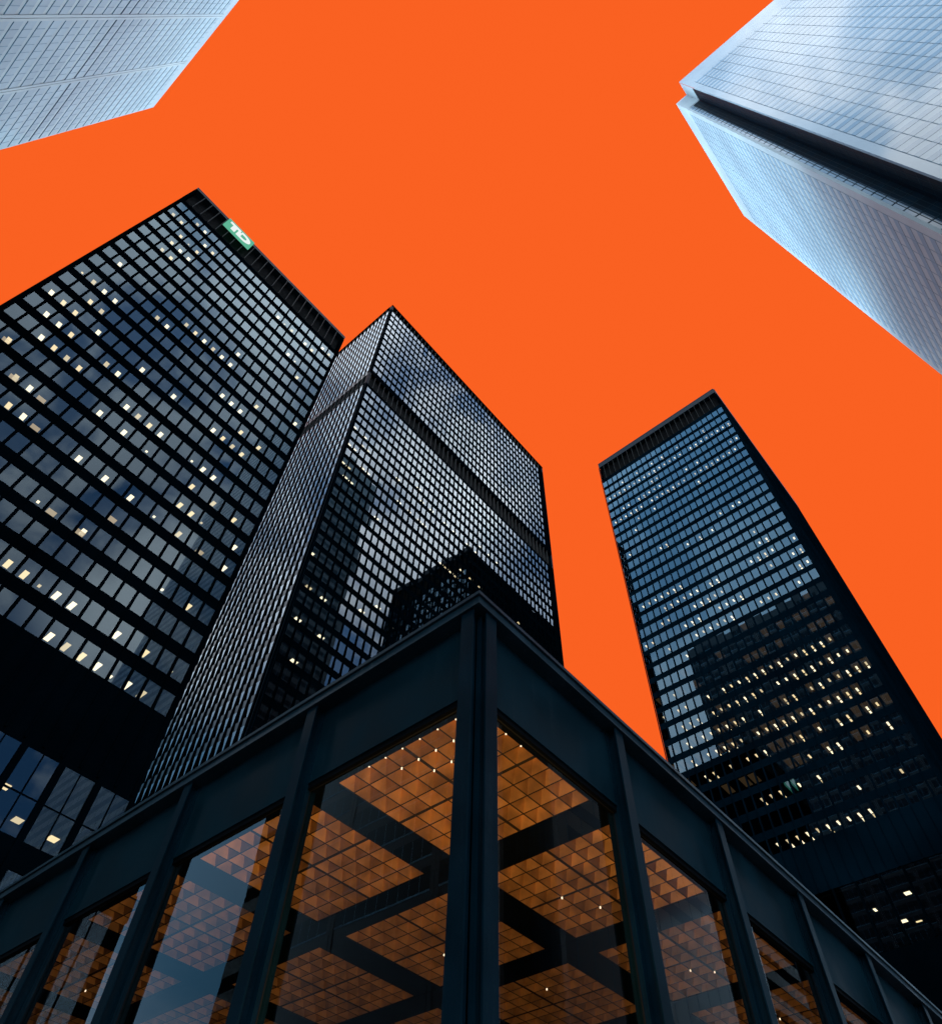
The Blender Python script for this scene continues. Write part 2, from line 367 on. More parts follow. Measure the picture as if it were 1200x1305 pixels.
T3L= [(0,2),(0,4),(0,15),(0,16),(0,17),(0,24),(1,2),(1,4),(1,5),(1,16),(1,17),(1,23),(1,24),(1,26),(1,27),(2,2),(2,5),(2,18),(2,22),(2,23),(2,24),(2,25),(2,26),(2,29),(3,2),(3,5),(3,14),(3,15),(3,22),(3,23),(3,24),(3,25),(3,27),(4,1),(4,2),(4,5),(4,10),(4,13),(4,14),(4,15),(4,16),(4,22),(4,23),(4,24),(4,25),(4,26),(5,2),(5,5),(5,10),(5,15),(5,18),(5,22),(5,23),(5,24),(5,25),(5,26),(6,2),(6,5),(6,15),(6,18),(6,22),(6,23),(6,24),(6,25),(6,27),(6,29),(6,30),(7,2),(7,4),(7,5),(7,10),(7,18),(7,22),(7,23),(7,25),(7,26),(7,27),(7,30),(8,5),(8,6),(8,22),(8,23),(8,24),(8,25),(8,30),(9,1),(9,2),(9,4),(9,11),(9,17),(9,22),(9,23),(9,24),(9,25),(9,26),(9,27),(9,28),(9,30),(10,2),(10,5),(10,17),(10,22),(10,25),(10,26),(10,30),(11,2),(11,5),(11,11),(11,15),(11,16),(11,17),(11,18),(11,22),(11,23),(11,25),(11,28),(11,30),(12,1),(12,2),(12,5),(12,15),(12,16),(12,17),(12,18),(12,22),(12,23),(12,24),(12,25),(12,30),(13,2),(13,5),(13,11),(13,16),(13,18),(13,22),(13,23),(13,25),(13,26),(13,28),(13,30),(14,1),(14,2),(14,3),(14,4),(14,5),(14,15),(14,16),(14,18),(14,22),(14,23),(14,24),(14,26),(14,28),(14,30),(15,2),(15,3),(15,4),(15,5),(15,15),(15,16),(15,17),(15,18),(15,22),(15,23),(15,24),(15,25),(15,26),(15,28),(15,30),(16,2),(16,4),(16,5),(16,6),(16,10),(16,14),(16,15),(16,17),(16,18),(16,23),(16,24),(16,25),(17,1),(17,2),(17,4),(17,10),(17,14),(17,15),(17,17),(17,22),(17,23),(17,24),(17,25),(17,26),(18,2),(18,4),(18,5),(18,14),(18,15),(18,19),(18,24),(18,25),(19,2),(19,5),(19,6),(19,14),(19,15),(19,16),(19,23),(19,24),(19,25),(19,26),(20,1),(20,2),(20,4),(20,5),(20,7),(20,14),(20,16),(20,18),(20,22),(20,23),(20,26),(21,2),(21,4),(21,5),(21,14),(21,21),(21,22),(21,23),(21,24),(21,25),(22,2),(22,5),(22,9),(22,14),(22,17),(23,2),(23,5),(23,17),(23,22)]
T2L= [(0,5),(0,7),(0,9),(0,17),(1,7),(1,9),(1,10),(1,19),(1,21),(2,5),(2,6),(2,10),(2,23),(3,6),(3,8),(3,19),(4,8),(4,21),(7,11),(8,18),(9,6),(10,8),(10,17),(12,8),(13,5),(14,6),(14,8),(15,8),(16,6),(19,6),(19,10),(20,10),(21,6),(21,10),(22,10),(23,9),(24,6),(25,9),(26,6),(27,5),(27,9),(29,5),(31,5),(36,9)]

# ---------------------------------------------------------------- ground
mb = MB(); mb.quad([(-2500, -2500, 0), (2500, -2500, 0), (2500, 2500, 0), (-2500, 2500, 0)]); mb.build('plaza', M['plaza'], kind='structure')

# ---------------------------------------------------------------- left black tower with the green sign
H1 = 129.0; Y1 = 0.4104*H1; XA, XB = -0.1043*H1, 0.1590*H1
t1 = thing('office_tower', 'black steel office tower with large lit windows and a green sign on its plant storey', 'office tower', (XA, Y1, 0), 'black steel towers round the plaza')
F1 = Face(t1, 'x', Y1, -1); P1 = 0.01176*H1; U1 = -0.0955*H1
st1 = [((0.9217-0.0287*r-0.0090)*H1, (0.9217-0.0287*r+0.0088)*H1) for r in range(22)]
wins = []
office_face(F1, 22, U1, P1, st1, P1*0.82, 0.10, 0.17, XA, XB+0.18, 0.249*H1+0.3, 0.9412*H1, M['glass1'], RAD(1.6), 0.0035, wins)
us = [U1-P1/2+P1*i for i in range(1, 22)]
louvre_band(F1, XA, XB+0.18, us, 0.9412*H1, 0.994*H1, H1)
for a, b in ((XA, XA+0.45), (XB-0.3, XB+0.18)):
    mb = MB(t1); F1.box(mb, a, b, -0.8, 0.14, 0.9415*H1, 0.990*H1); mb.build('corner_column', M['tower_steel'], t1)
lamps = []
for c, r in T1L:
    z0, z1 = st1[r]; h = z1-z0; u = U1+c*P1; rat = Y1/z1
    small = (c*7+r*3) % 9 == 0
    d0, d1 = (0.56*h*rat, 0.98*h*rat) if not small else (0.75*h*rat, 0.90*h*rat)
    lamps.append(fixture(F1, u-P1*(0.04 if small else 0.09), u+P1*(0.12 if small else 0.20), d0+0.05, d1+0.05, z1+0.02, M['lamp']))
for c, r in ((10, 18), (12, 18), (3, 15), (5, 15), (6, 16), (1, 14), (13, 17), (19, 16)):
    z0, z1 = st1[r]; h = z1-z0; u = U1+c*P1; rat = Y1/z1
    lamps.append(fixture(F1, u-P1*0.30, u+P1*0.25, 0.75*h*rat, 1.15*h*rat, z1+0.02, M['glow']))  # glowing panel stands in for a lamplit ceiling
# tall glazed storey low down
lob = [0.0895+0.0235*i for i in range(-8, 4)]
zA, zB, zT = 0.2030*H1, 0.2484*H1, 0.2240*H1
mb = MB(t1); F1.box(mb, XA, XB+0.18, -0.25, 0.02, zB, 0.249*H1+0.3); F1.box(mb, XA, XB+0.18, -0.25, 0.02, 0.1888*H1, zA); mb.build('spandrel', M['tower_steel'], t1)
for i, q in enumerate(lob):
    u = q*H1
    mb = MB(t1); F1.box(mb, u-0.25, u+0.25, -0.4, 0.14, 0.03*H1, zB); mb.build('lobby_column', M['tower_steel'], t1)
    if i == len(lob)-1: continue
    v = lob[i+1]*H1; mid = (u+v)/2
    for (a, b) in ((u+0.26, mid-0.06), (mid+0.06, v-0.26)):
        for (p, q2) in ((zA+0.02, zT-0.05), (zT+0.05, zB-0.02), (0.12*H1, 0.1884*H1)):
            mb = MB(t1); F1.pane(mb, a, b, p, q2, tilt=RAD(0.6), jit=0.002); mb.build('lobby_window', [M['glass1'], M['gasket']], t1)
    mb = MB(t1); F1.box(mb, mid-0.05, mid+0.05, -0.15, 0.03, 0.12*H1, zB); F1.box(mb, u+0.26, v-0.26, -0.14, 0.025, zT-0.05, zT+0.05); mb.build('glazing_bar', M['tower_steel'], t1)
for uu, zz, ww in ((0.0936, 0.2484, 0.5), (0.1077, 0.2484, 0.75), (0.1288, 0.2484, 0.8), (0.1229, 0.2484, 0.5)):
    zz *= H1; tgt = {0.0936: 0.2251, 0.1077: 0.2125, 0.1288: 0.2119, 0.1229: 0.2027}[uu]*H1
    rat = Y1/zz; d = (zz-tgt)*Y1/tgt; k = 1+d/Y1
    lamps.append(fixture(F1, uu*H1*k-ww/2, uu*H1*k+ww/2, d, d+0.9, zz, M['lamp']))
for (z0, z1) in st1+[(zA, zB)]:
    mb = MB(t1); mb.box(XA+0.3, XB-0.1, Y1+0.27, Y1+16.5, z1+0.06+EYE, z1+0.16+EYE); mb.build('office_ceiling', M['office'], t1)
make_windows(t1, wins); make_lamps(t1, lamps)
mb = MB(t1); mb.box(XA+0.32, XB-0.12, Y1+16.6, Y1+24, 0, 0.98*H1+EYE)
mb.box(XA, XA+0.25, Y1+0.27, Y1+24, 0, 0.99*H1+EYE); mb.box(XB-0.08, XB+0.17, Y1+0.27, Y1+24, 0, 0.99*H1+EYE); mb.build('wall', M['tower_steel'], t1)
mb = MB(t1); mb.box(XA+0.3, XB-0.1, Y1+1.3, Y1+23.9, 0.991*H1+EYE, 0.996*H1+EYE); mb.build('roof', M['recess'], t1)

# the sign on it
sx0, sx1, sz0, sz1 = -0.0530*H1, -0.0112*H1, 0.9690*H1, 0.9990*H1
sg = thing('roof_sign', 'green square sign with white letters TD fixed to the plant storey of the black tower', 'sign', ((sx0+sx1)/2, Y1, sz0+EYE))
mb = MB(sg); F1.box(mb, sx0, sx1, 0.19, 0.42, sz0, sz1); panel = mb.build('sign_panel', M['sign_green'], sg)
def letter(name, polys, holes=()):
    W_, H_ = sx1-sx0, sz1-sz0
    mb = MB(sg)
    for poly in polys:
        P = [(sx0+W_*a, sz0+H_*b) for a, b in poly]
        F1.quad(mb, [(a, 0.50, b) for a, b in P])
        for i in range(len(P)):
            j = (i+1) % len(P)
            F1.quad(mb, [(P[j][0], 0.50, P[j][1]), (P[i][0], 0.50, P[i][1]), (P[i][0], 0.422, P[i][1]), (P[j][0], 0.422, P[j][1])])
    mb.build(name, M['sign_white'], panel)
letter('letter', [[(0.10, 0.66), (0.50, 0.66), (0.50, 0.84), (0.10, 0.84)], [(0.22, 0.18), (0.37, 0.18), (0.37, 0.66), (0.22, 0.66)]])
arc_o = [(0.66+0.26*cos(a), 0.50+0.335*sin(a)) for a in [pi/2-pi*i/14 for i in range(15)]]
arc_i = [(0.66+0.12*cos(a), 0.50+0.175*sin(a)) for a in [pi/2-pi*i/14 for i in range(15)]]
dq = [[arc_o[i+1], arc_o[i], arc_i[i], arc_i[i+1]][::-1] for i in range(14)]
letter('letter', [[(0.43, 0.165), (0.57, 0.165), (0.57, 0.66), (0.43, 0.66)], [(0.535, 0.675), (0.66, 0.675), (0.66, 0.835), (0.535, 0.835)], [(0.572, 0.165), (0.66, 0.165), (0.66, 0.325), (0.572, 0.325)]]+dq)

# ---------------------------------------------------------------- middle black tower, two faces seen
H2 = 216.0; X2, Y2 = 0.1704*H2, 0.3236*H2; XE = 0.5192*H2; YE = 0.5470*H2
t2 = thing('office_tower', 'tallest dark tower between the other two with a black plant band across both faces', 'office tower', (X2, Y2, 0), 'black steel towers round the plaza')
FR = Face(t2, 'x', Y2, -1); FL = Face(t2, 'y', X2, -1)
P2 = 0.00744*H2; UR = 0.1767*H2; UL = (0.3236+0.0063)*H2
up_rows = [((0.9745-0.0172*r-0.0054)*H2, (0.9745-0.0172*r+0.0054)*H2) for r in range(12)]
lo_rows = [((0.7300-0.0172*r-0.0054)*H2, (0.7300-0.0172*r+0.0054)*H2) for r in range(37)]
bz0, bz1 = 0.7405*H2, 0.7690*H2
wins = []; nL = 28
for F, cols, u1, ulo, uhi, gl, tl in ((FR, 45, UR, X2, XE, M['glass2'], 1.8), (FL, nL, UL, Y2, YE, M['glass2'], 3.1)):
    for rows, lo, hi in ((up_rows, bz1, 0.9835*H2), (lo_rows, 0.06*H2, bz0)):
        office_face(F, cols, u1, P2, rows, P2*0.84, 0.11, 0.16, ulo, uhi, lo, hi, gl, RAD(tl), 0.004, wins, M['satin'] if F is FL else None)
    us = [u1-P2/2+P2*i for i in range(0, cols+1)]
    for z0, z1, tp in ((bz0, bz1, 0), (0.9835*H2, 0.996*H2, H2)):
        mb = MB(t2); F.box(mb, ulo+0.3, uhi-0.3, -1.0, -0.7, z0, z1); mb.build('plant_recess', M['recess'], t2)
        mb = MB(t2)
        for u in us: F.box(mb, u-0.06, u+0.06, -0.3, 0.10, z0, z1)
        mb.build('louvre_fin', M['fin'], t2)
        if tp: mb = MB(t2); F.box(mb, ulo if F is FR else ulo+1.1, uhi, -1.1, 0.14 if F is FR else 0.13, z1, tp-(0 if F is FR else 0.01)); mb.build('parapet', M['tower_steel'], t2)
mb = MB(t2); mb.box(X2-0.05, X2+0.5, Y2-0.05, Y2+0.5, 0, 0.9955*H2+EYE); mb.build('corner_column', M['steel'], t2)
mb = MB(t2); mb.box(XE-0.5, XE+0.05, Y2-0.05, Y2+0.5, 0, 0.9955*H2+EYE); mb.build('corner_column', M['steel'], t2)
lamps = []
for c, r in T2L:
    z0, z1 = lo_rows[r]; h = z1-z0; u = UR+c*P2; rat = Y2/z1
    lamps.append(fixture(FR, u-P2*0.30, u+P2*0.42, 0.72*h*rat+0.05, 1.0*h*rat+0.1, z1+0.02, M['lamp']))
for r in (21, 25):
    for c in range(0, 4):
        z0, z1 = lo_rows[r]; lamps.append(fixture(FL, UL+c*P2-0.15, UL+c*P2+0.25, 0.35, 0.65, z1+0.02, M['lamp']))
for (z0, z1) in up_rows+lo_rows:
    mb = MB(t2); mb.box(X2+0.27, XE-0.3, Y2+0.27, YE-0.3, z1+0.06+EYE, z1+0.16+EYE); mb.build('office_ceiling', M['office'], t2)
make_windows(t2, wins); make_lamps(t2, lamps)
mb = MB(t2); mb.box(X2+7, XE-0.31, Y2+7, YE-0.31, 0, 0.98*H2+EYE); mb.box(XE-0.28, XE+0.02, Y2+0.51, YE, 0, 0.99*H2+EYE); mb.box(X2+0.3, XE-0.3, YE-0.29, YE, 0, 0.99*H2+EYE); mb.build('wall', M['tower_steel'], t2)
mb = MB(t2); mb.box(X2+1.1, XE-0.3, Y2+1.1, YE-0.3, 0.991*H2+EYE, 0.994*H2+EYE); mb.build('roof', M['recess'], t2)

# ---------------------------------------------------------------- right black tower
H3 = 178.0; X3 = 0.5724*H3; YA, YB = 0.0433*H3, 0.2508*H3; X3E = 0.8435*H3
t3 = thing('office_tower', 'slim dark blue tower with rows of small lit windows standing apart on the right', 'office tower', (X3, YA, 0), 'black steel towers round the plaza')
F3 = Face(t3, 'y', X3, -1); G3 = Face(t3, 'x', YA, -1)
P3 = 0.00860*H3; U3 = 0.0492*H3
st3 = [((0.9365-0.0203*r-0.0066)*H3, (0.9365-0.0203*r+0.0066)*H3) for r in range(31)]
wins = []
office_face(F3, 24, U3, P3, st3, P3*0.82, 0.10, 0.15, YA, YB, 0.2828*H3, 0.9510*H3, M['glass3'], RAD(1.5), 0.004, wins, None, M['haze_steel'])
us = [U3-P3/2+P3*i for i in range(0, 25)]
louvre_band(F3, YA, YB, us, 0.9510*H3, 0.988*H3, H3, 0.08)
mb = MB(t3); F3.box(mb, YA, YA+0.45, -0.6, 0.10, 0.9512*H3, 0.988*H3); mb.build('corner_column', M['tower_steel'], t3)
# the flank, seen edge-on: dark wall behind close-set mullions
mb = MB(t3); G3.box(mb, X3+0.27, X3E, -0.4, -0.005, 0, 0.985*H3); mb.build('wall', M['haze_steel'], t3)
nf = int((X3E-X3)/P3)
for i in range(nf+1):
    u = X3+0.35+P3*i
    mb = MB(t3); G3.box(mb, u-0.06, u+0.06, 0.0, 0.20, 0, 0.985*H3); G3.box(mb, u-0.09, u+0.09, 0.202, 0.23, 0, 0.985*H3); mb.build('mullion', M['haze_steel'], t3)
for r in range(0, 31):
    z0, z1 = st3[r]
    mb = MB(t3); G3.box(mb, X3+0.3, X3E, -0.003, 0.012, z1+0.05, z1+0.0137*H3*0.5); mb.build('spandrel', M['haze_steel'], t3)
mb = MB(t3); G3.box(mb, X3+0.13, X3E, -0.5, 0.26, 0.985*H3, H3-0.01); mb.build('parapet', M['fascia'], t3)
lamps = []
for c, r in T3L:
    if r > 30: continue
    z0, z1 = st3[r]; h = z1-z0; u = U3+c*P3; rat = X3/z1
    k = (c*5+r*11) % 7; m = M['lamp'] if k else M['lamp_dim']
    o = -0.02 if r < 19 else 0.0
    d0, d1 = 0.42*h*rat, 0.72*h*rat
    lamps.append(fixture(F3, u-P3*0.06+o, u+P3*0.13+o, d0+0.05, d1+0.05, z1+0.02, m))
    if k in (1, 3) or r > 21 and k in (2, 5): lamps.append(fixture(F3, u-P3*0.06+o, u+P3*0.13+o, d1+0.35, d1+0.35+0.28*h*rat, z1+0.02, m))
for r in range(19, 28):
    for c in range(24):
        if random.random() < (0.62 if r in (24, 25) else 0.34):
            z0, z1 = st3[r]; h = z1-z0; u = U3+c*P3; rat = X3/z1
            lamps.append(fixture(F3, u-P3*0.38, u+P3*0.38, 0.1+random.random()*0.4, 0.9*h*rat, z1+0.035, M['glow_dim']))  # faint emission painted on as the light of a lit room
zl = 0.2800*H3
mb = MB(t3); F3.box(mb, YA, YB, -0.25, 0.02, 0.05*H3, 0.235*H3); mb.build('spandrel', M['tower_steel'], t3)
for i in range(12):
    a = YA+(YB-YA)*i/12; b = YA+(YB-YA)*(i+1)/12
    mb = MB(t3); F3.box(mb, a-0.15, a+0.15, -0.3, 0.14, 0.2352*H3, 0.2826*H3); mb.build('lobby_column', M['tower_steel'], t3)
    mb = MB(t3); F3.pane(mb, a+0.16, b-0.16, 0.2352*H3, 0.2824*H3, tilt=RAD(0.5), jit=0.002); mb.build('lobby_window', [M['glass1'], M['gasket']], t3)
for uu, tgt in ((0.1002, 0.2659), (0.11, 0.2501), (0.101, 0.2468), (0.125, 0.262), (0.092, 0.243)):
    t_ = tgt*H3; d = (zl-t_)*X3/t_; k = 1+d/X3; w = 0.35 if tgt in (0.262, 0.243) else 0.8
    lamps.append(fixture(F3, uu*H3*k-w/2, uu*H3*k+w/2, d, d+0.9, zl, M['lamp']))
for (z0, z1) in st3+[(0, zl-0.03)]:
    mb = MB(t3); mb.box(X3+0.27, X3+14, YA+0.41, YB-0.3, z1+0.06+EYE, z1+0.16+EYE); mb.build('office_ceiling', M['office'], t3)
make_windows(t3, wins); make_lamps(t3, lamps)
mb = MB(t3); mb.box(X3+14.1, X3E, YA+0.41, YB, 0, 0.985*H3+EYE); mb.box(X3+0.27, X3+14, YB-0.28, YB, 0, 0.985*H3+EYE); mb.build('wall', M['tower_steel'], t3)
mb = MB(t3); mb.box(X3+1.3, X3E, YA+0.5, YB-0.3, 0.986*H3+EYE, 0.989*H3+EYE); mb.build('roof', M['recess'], t3)

# ---------------------------------------------------------------- pale tower, top right (notched corner)
H4 = 285.0
xa, xn, xe = 0.1960*H4, 0.2133*H4, 0.3807*H4
ya, yn, ye = -0.1260*H4, -0.1115*H4, -0.1260*H4-66.0
t4 = thing('pale_tower', 'very tall pale stone and glass tower with a dark notch cut into its corner', 'office tower', (xa, ya, 0), 'pale towers at the top of the view')
FU = Face(t4, 'y', xa, -1); FD = Face(t4, 'x', yn, 1); NA = Face(t4, 'x', ya, 1); NB = Face(t4, 'y', xn, -1)
S4 = 0.01362*H4; zt = 0.938*H4
rows4 = [zt-S4*i for i in range(58)]
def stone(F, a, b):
    mb = MB(t4); F.box(mb, a, b, -0.6, 0.0, 0, H4); mb.build('stone_cladding', M['marble_sky_copy'] if F is FU else M['marble'], t4)
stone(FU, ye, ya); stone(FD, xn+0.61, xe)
strips = []
for F, a, b, s_ in ((FU, ye+2, ya-1.9, 1), (FD, xn+2.0, xe-2.0, 1)):
    for z in rows4:
        strips.append((shown(F.pt((a+b)/2, 0, z))+shown(F.pt(b if F is FU else a, 0, z)), (F, a, b, z-S4*0.46, z)))
big, rest = keep100(strips)
def strip(mb, F, a, b, z0, z1):
    F.box(mb, a, b, -0.02, 0.03, z0, z1)
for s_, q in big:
    mb = MB(t4); strip(mb, *q); mb.build('ribbon_window', M['pale_glass' if q[0] is FU else 'painted_sky_glass'], t4)
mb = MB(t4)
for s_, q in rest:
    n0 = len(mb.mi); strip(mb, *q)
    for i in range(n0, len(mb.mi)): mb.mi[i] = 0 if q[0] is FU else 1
mb.build('ribbon_window', [M['pale_glass'], M['painted_sky_glass']], t4, kind='stuff')
J4 = 0.0104*H4
for i in range(21):
    u = ya-0.0064*H4-J4*i
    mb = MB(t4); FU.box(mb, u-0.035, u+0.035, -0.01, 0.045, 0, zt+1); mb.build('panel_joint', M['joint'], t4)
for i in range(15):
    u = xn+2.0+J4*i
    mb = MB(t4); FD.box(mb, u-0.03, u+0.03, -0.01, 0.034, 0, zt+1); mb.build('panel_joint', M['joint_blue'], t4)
# the notch: two dark glazed returns under a pale coping
mb = MB(t4); NA.box(mb, xa+0.61, xn-0.0, -0.6, -0.02, 0, 0.935*H4); NB.box(mb, ya+0.0, yn-1.85, -0.6, -0.02, 0, 0.935*H4); mb.build('notch_wall', M['notch'], t4)
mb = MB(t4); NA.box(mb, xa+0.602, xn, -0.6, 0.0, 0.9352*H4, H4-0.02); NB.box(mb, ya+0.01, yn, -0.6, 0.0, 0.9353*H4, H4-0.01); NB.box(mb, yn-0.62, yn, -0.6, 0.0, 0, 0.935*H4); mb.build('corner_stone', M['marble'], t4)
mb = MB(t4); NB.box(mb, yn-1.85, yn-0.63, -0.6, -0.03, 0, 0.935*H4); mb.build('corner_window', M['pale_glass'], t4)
mb = MB(t4)
for z in rows4:
    NA.box(mb, xa+0.61, xn-0.03, -0.03, 0.0, z-0.12, z+0.12); NB.box(mb, ya+0.03, yn-0.63, -0.04, 0.02, z-0.12, z+0.12)
for k in range(1, 4): NA.box(mb, xa+0.6+k*1.1, xa+0.7+k*1.1, -0.03, 0.03, 0, 0.935*H4); NB.box(mb, ya+k*0.8, ya+k*0.8+0.1, -0.03, 0.03, 0, 0.935*H4)
NB.box(mb, yn-1.28, yn-1.20, -0.04, 0.03, 0, 0.935*H4)
mb.build('notch_glazing_bar', M['notch_bar'], t4)
mb = MB(t4); mb.box(xn+0.7, xe-0.01, ye, ya-0.7, 0, 0.995*H4+EYE); mb.box(xa+0.7, xn+0.6, ye, ya-0.7, 0, 0.995*H4+EYE); mb.build('wall', M['notch'], t4)

# ---------------------------------------------------------------- pale tower, top left
H5 = 228.0; X5 = -0.1970*H5; yb5 = 0.3775*H5; S5 = 0.0172*H5
t5 = thing('pale_tower', 'pale blue curtain wall tower with light upright ribs in the top left corner', 'office tower', (X5, yb5, 0), 'pale towers at the top of the view')
F5 = Face(t5, 'y', X5, 1)
B5 = 0.0695*H5; ribs = [0.2345*H5-B5*k for k in range(-1, 5)]; y5e = ribs[-1]
mb = MB(t5); F5.box(mb, y5e, yb5, -0.6, 0.0, 0, H5); mb.build('panel_wall', M['curtain'], t5)
for y in ribs:
    mb = MB(t5); F5.box(mb, y-0.60, y-0.06, -0.01, 0.12, 0, 0.985*H5); F5.box(mb, y+0.06, y+0.60, -0.01, 0.12, 0, 0.985*H5); mb.build('rib', M['curtain'], t5)
strips = []
ends = [yb5-0.4]+ribs
for i in range(len(ends)-1):
    a, b = ends[i+1]+(0.62), ends[i]-(0.62 if i else 0.0)
    for k in range(48):
        z = 0.7195*H5+0.3+S5*(16-k)
        if z > 0.985*H5: continue
        strips.append((shown(F5.pt((a+b)/2, 0, z))+0.3*shown(F5.pt(b, 0, z)), (a, b, z-S5*0.66, z, k)))
big, rest = keep100(strips)
def strip5(mb, a, b, z0, z1, k):
    F5.box(mb, a, b, -0.01, 0.05, z0, z1, 0)
    F5.box(mb, a, b, -0.01, 0.10 if k in (16, 17) else 0.075, z0-0.30 if k in (15, 16) else z0-0.17, z0-0.005, 1 if k in (15, 16) else 2)
    n = 9
    for j in range(1, n): 
        u = a+(b-a)*j/n; F5.box(mb, u-0.035, u+0.035, 0.052, 0.07, z0, z1, 2)
for s_, q in big:
    mb = MB(t5); strip5(mb, *q); mb.build('ribbon_window', [M['curtain_glass'], M['joint'], M['joint_blue']], t5)
mb = MB(t5)
for s_, q in rest: strip5(mb, *q)
mb.build('ribbon_window', [M['curtain_glass'], M['joint'], M['joint_blue']], t5, kind='stuff')
mb = MB(t5); mb.box(X5-40, X5-0.61, y5e, yb5, 0, 0.995*H5+EYE); mb.build('wall', M['curtain'], t5)

# ---------------------------------------------------------------- two unseen dark blocks, added to darken reflections in the pavilion's glass
def block(label, x0, x1, y0, y1, h):
    o = thing('reflection_block', label, 'reflection block', (x0, y0, 0))
    mb = MB(o); mb.box(x0, x1, y0, y1, 0, h); mb.build('wall', M['tower_steel'], o)
    for k in range(int(h/3.8)-1):
        z = 4+3.8*k; mb = MB(o)
        mb.box(x0-0.03, x1+0.03, y0-0.03, y1+0.03, z, z+1.9); mb.build('ribbon_window', M['gasket'], o)
    mb = MB(o); mb.box(x0-0.2, x1+0.2, y0-0.2, y1+0.2, h+0.002, h+0.6); mb.build('parapet', M['tower_steel'], o)
block('unseen dark block added for reflections beside the end of the pale ribbed tower', -78, X5-0.5, yb5+0.6, yb5+4.5, 96.0)
block('unseen dark block added for reflections below the notched pale tower', xe+2.0, xe+75, -62, -34, 84.0)

# ---------------------------------------------------------------- the glass pavilion in front
HP = 7.4
CX, CY = 0.655*HP, 0.5705*HP                 # cornice edge
LX, LY = 0.665*HP, 0.580*HP                  # column flanges
SX, SY = 0.690*HP, 0.605*HP                  # spandrels
GX, GY = SX+0.03, SY+0.03                    # glass
PIT_C = 3.06; NB_ = 10; PITY = 3.10
C0X, C0Y = 5.19, 4.49
EX, EY = C0X+PIT_C*NB_, C0Y+PITY*NB_
pv = thing('glass_pavilion', 'low black steel and glass pavilion with an amber coffered ceiling filling the foreground', 'pavilion', (CX, CY, 0))
zc0, zc1 = 0.974*HP, HP
PR = Face(pv, 'x', LY, -1); PL = Face(pv, 'y', LX, -1)   # n = 0 at the flange fronts
nR, nL_ = LY-CY, LX-CX
# cornice: lengths of fascia with open joints, mitred at the corner
def fascia(side, a, b, first):
    mb = MB(pv)
    z0, zm, z1 = zc0+EYE, zc0+0.13+EYE, zc1+EYE
    for (dn, q0, q1) in ((0.035, z0, zm), (0.0, zm+0.002, z1)):
        if side == 'x':
            A = CX+dn if first else a
            mb.hexa([(A, CY+dn, q0), (b, CY+dn, q0), (b, CY+0.45, q0), (CX+0.45 if first else a, CY+0.45, q0), (A, CY+dn, q1), (b, CY+dn, q1), (b, CY+0.45, q1), (CX+0.45 if first else a, CY+0.45, q1)])
        else:
            A = CY+dn if first else a; B = CY+0.45 if first else a
            mb.hexa([(CX+dn, A, q0), (CX+0.45, B, q0), (CX+0.45, b, q0), (CX+dn, b, q0), (CX+dn, A, q1), (CX+0.45, B, q1), (CX+0.45, b, q1), (CX+dn, b, q1)])
    mb.build('fascia', M['fascia'], pv)
for side, c0, p in (('x', CX, PIT_C), ('y', CY, PITY)):
    cuts = [c0]+[(C0X if side == 'x' else C0Y)+p*(1.5+2*k) for k in range(5)]
    for k in range(5): fascia(side, cuts[k]+(0.004 if k else 0), cuts[k+1]-0.004, k == 0)
mb = MB(pv); mb.box(CX+0.46, EX, CY+0.46, EY, zc0+0.02+EYE, zc1-0.05+EYE); mb.build('roof', M['steel'], pv)
mb = MB(pv); mb.box(SX+0.12, EX, SY+0.12, EY, zc0-0.1+EYE, zc0+0.015+EYE); mb.build('soffit', M['beam'], pv)
sb, stp = 0.803*HP, zc0-0.004
def ibeam(F, u, nm='column'):
    mb = MB(pv); w = 0.105; dn = -(0.186)
    F.box(mb, u-w, u+w, -0.022, 0.0, -EYE, zc0-0.003)
    F.box(mb, u-0.012, u+0.012, dn+0.022, -0.022, -EYE, zc0-0.003)
    F.box(mb, u-w, u+w, dn+0.002, dn+0.022, -EYE, zc0-0.003)
    return mb.build(nm, M['steel'], pv)
for F, c0, p, s0, ax in ((PR, C0X, PIT_C, SX, 'x'), (PL, C0Y, PITY, SY, 'y')):
    off = -(SY-LY)
    for k in range(NB_+1):
        u = c0+p*k; ibeam(F, u)
        mb = MB(pv); F.box(mb, u-0.09, u+0.09, off-0.16, off+0.001 if k else off-0.02, -EYE, sb); mb.build('post', M['steel'], pv)
        if k == NB_: break
        a = u+0.0; b = u+p
        mb = MB(pv); F.box(mb, (a if k else s0+0.27) + 0.004, b-0.004, off-0.10, off, sb, stp); F.box(mb, (a if k else s0+0.27)+0.004, b-0.004, off+0.002, off+0.02, sb, sb+0.05); mb.build('spandrel', M['panel'], pv)
        mb = MB(pv); F.box(mb, u+0.092, b-0.092, off-0.13, off-0.004, sb-0.075, sb-0.003); mb.build('window_head', M['beam'], pv)
        mb = MB(pv); F.box(mb, u+0.092, b-0.092, off-0.13, off-0.004, -EYE, -EYE+0.15); mb.build('window_sill', M['beam'], pv)
        mb = MB(pv); F.pane(mb, u+0.095, b-0.095, -EYE+0.152, sb-0.077, n=off-0.05, dep=0.02, tilt=0.0, jit=0.0008); mb.build('glass_pane', [M['hall_glass'], M['gasket']], pv)
mb = MB(pv); mb.box(SX+0.01, SX+0.26, SY+0.01, SY+0.26, 0, zc0-0.004+EYE); mb.box(SX+0.05, SX+0.22, SY-0.02, SY+0.008, 0, zc0-0.006+EYE); mb.box(SX-0.02, SX+0.008, SY+0.05, SY+0.22, 0, zc0-0.006+EYE); mb.build('corner_column', M['steel'], pv)
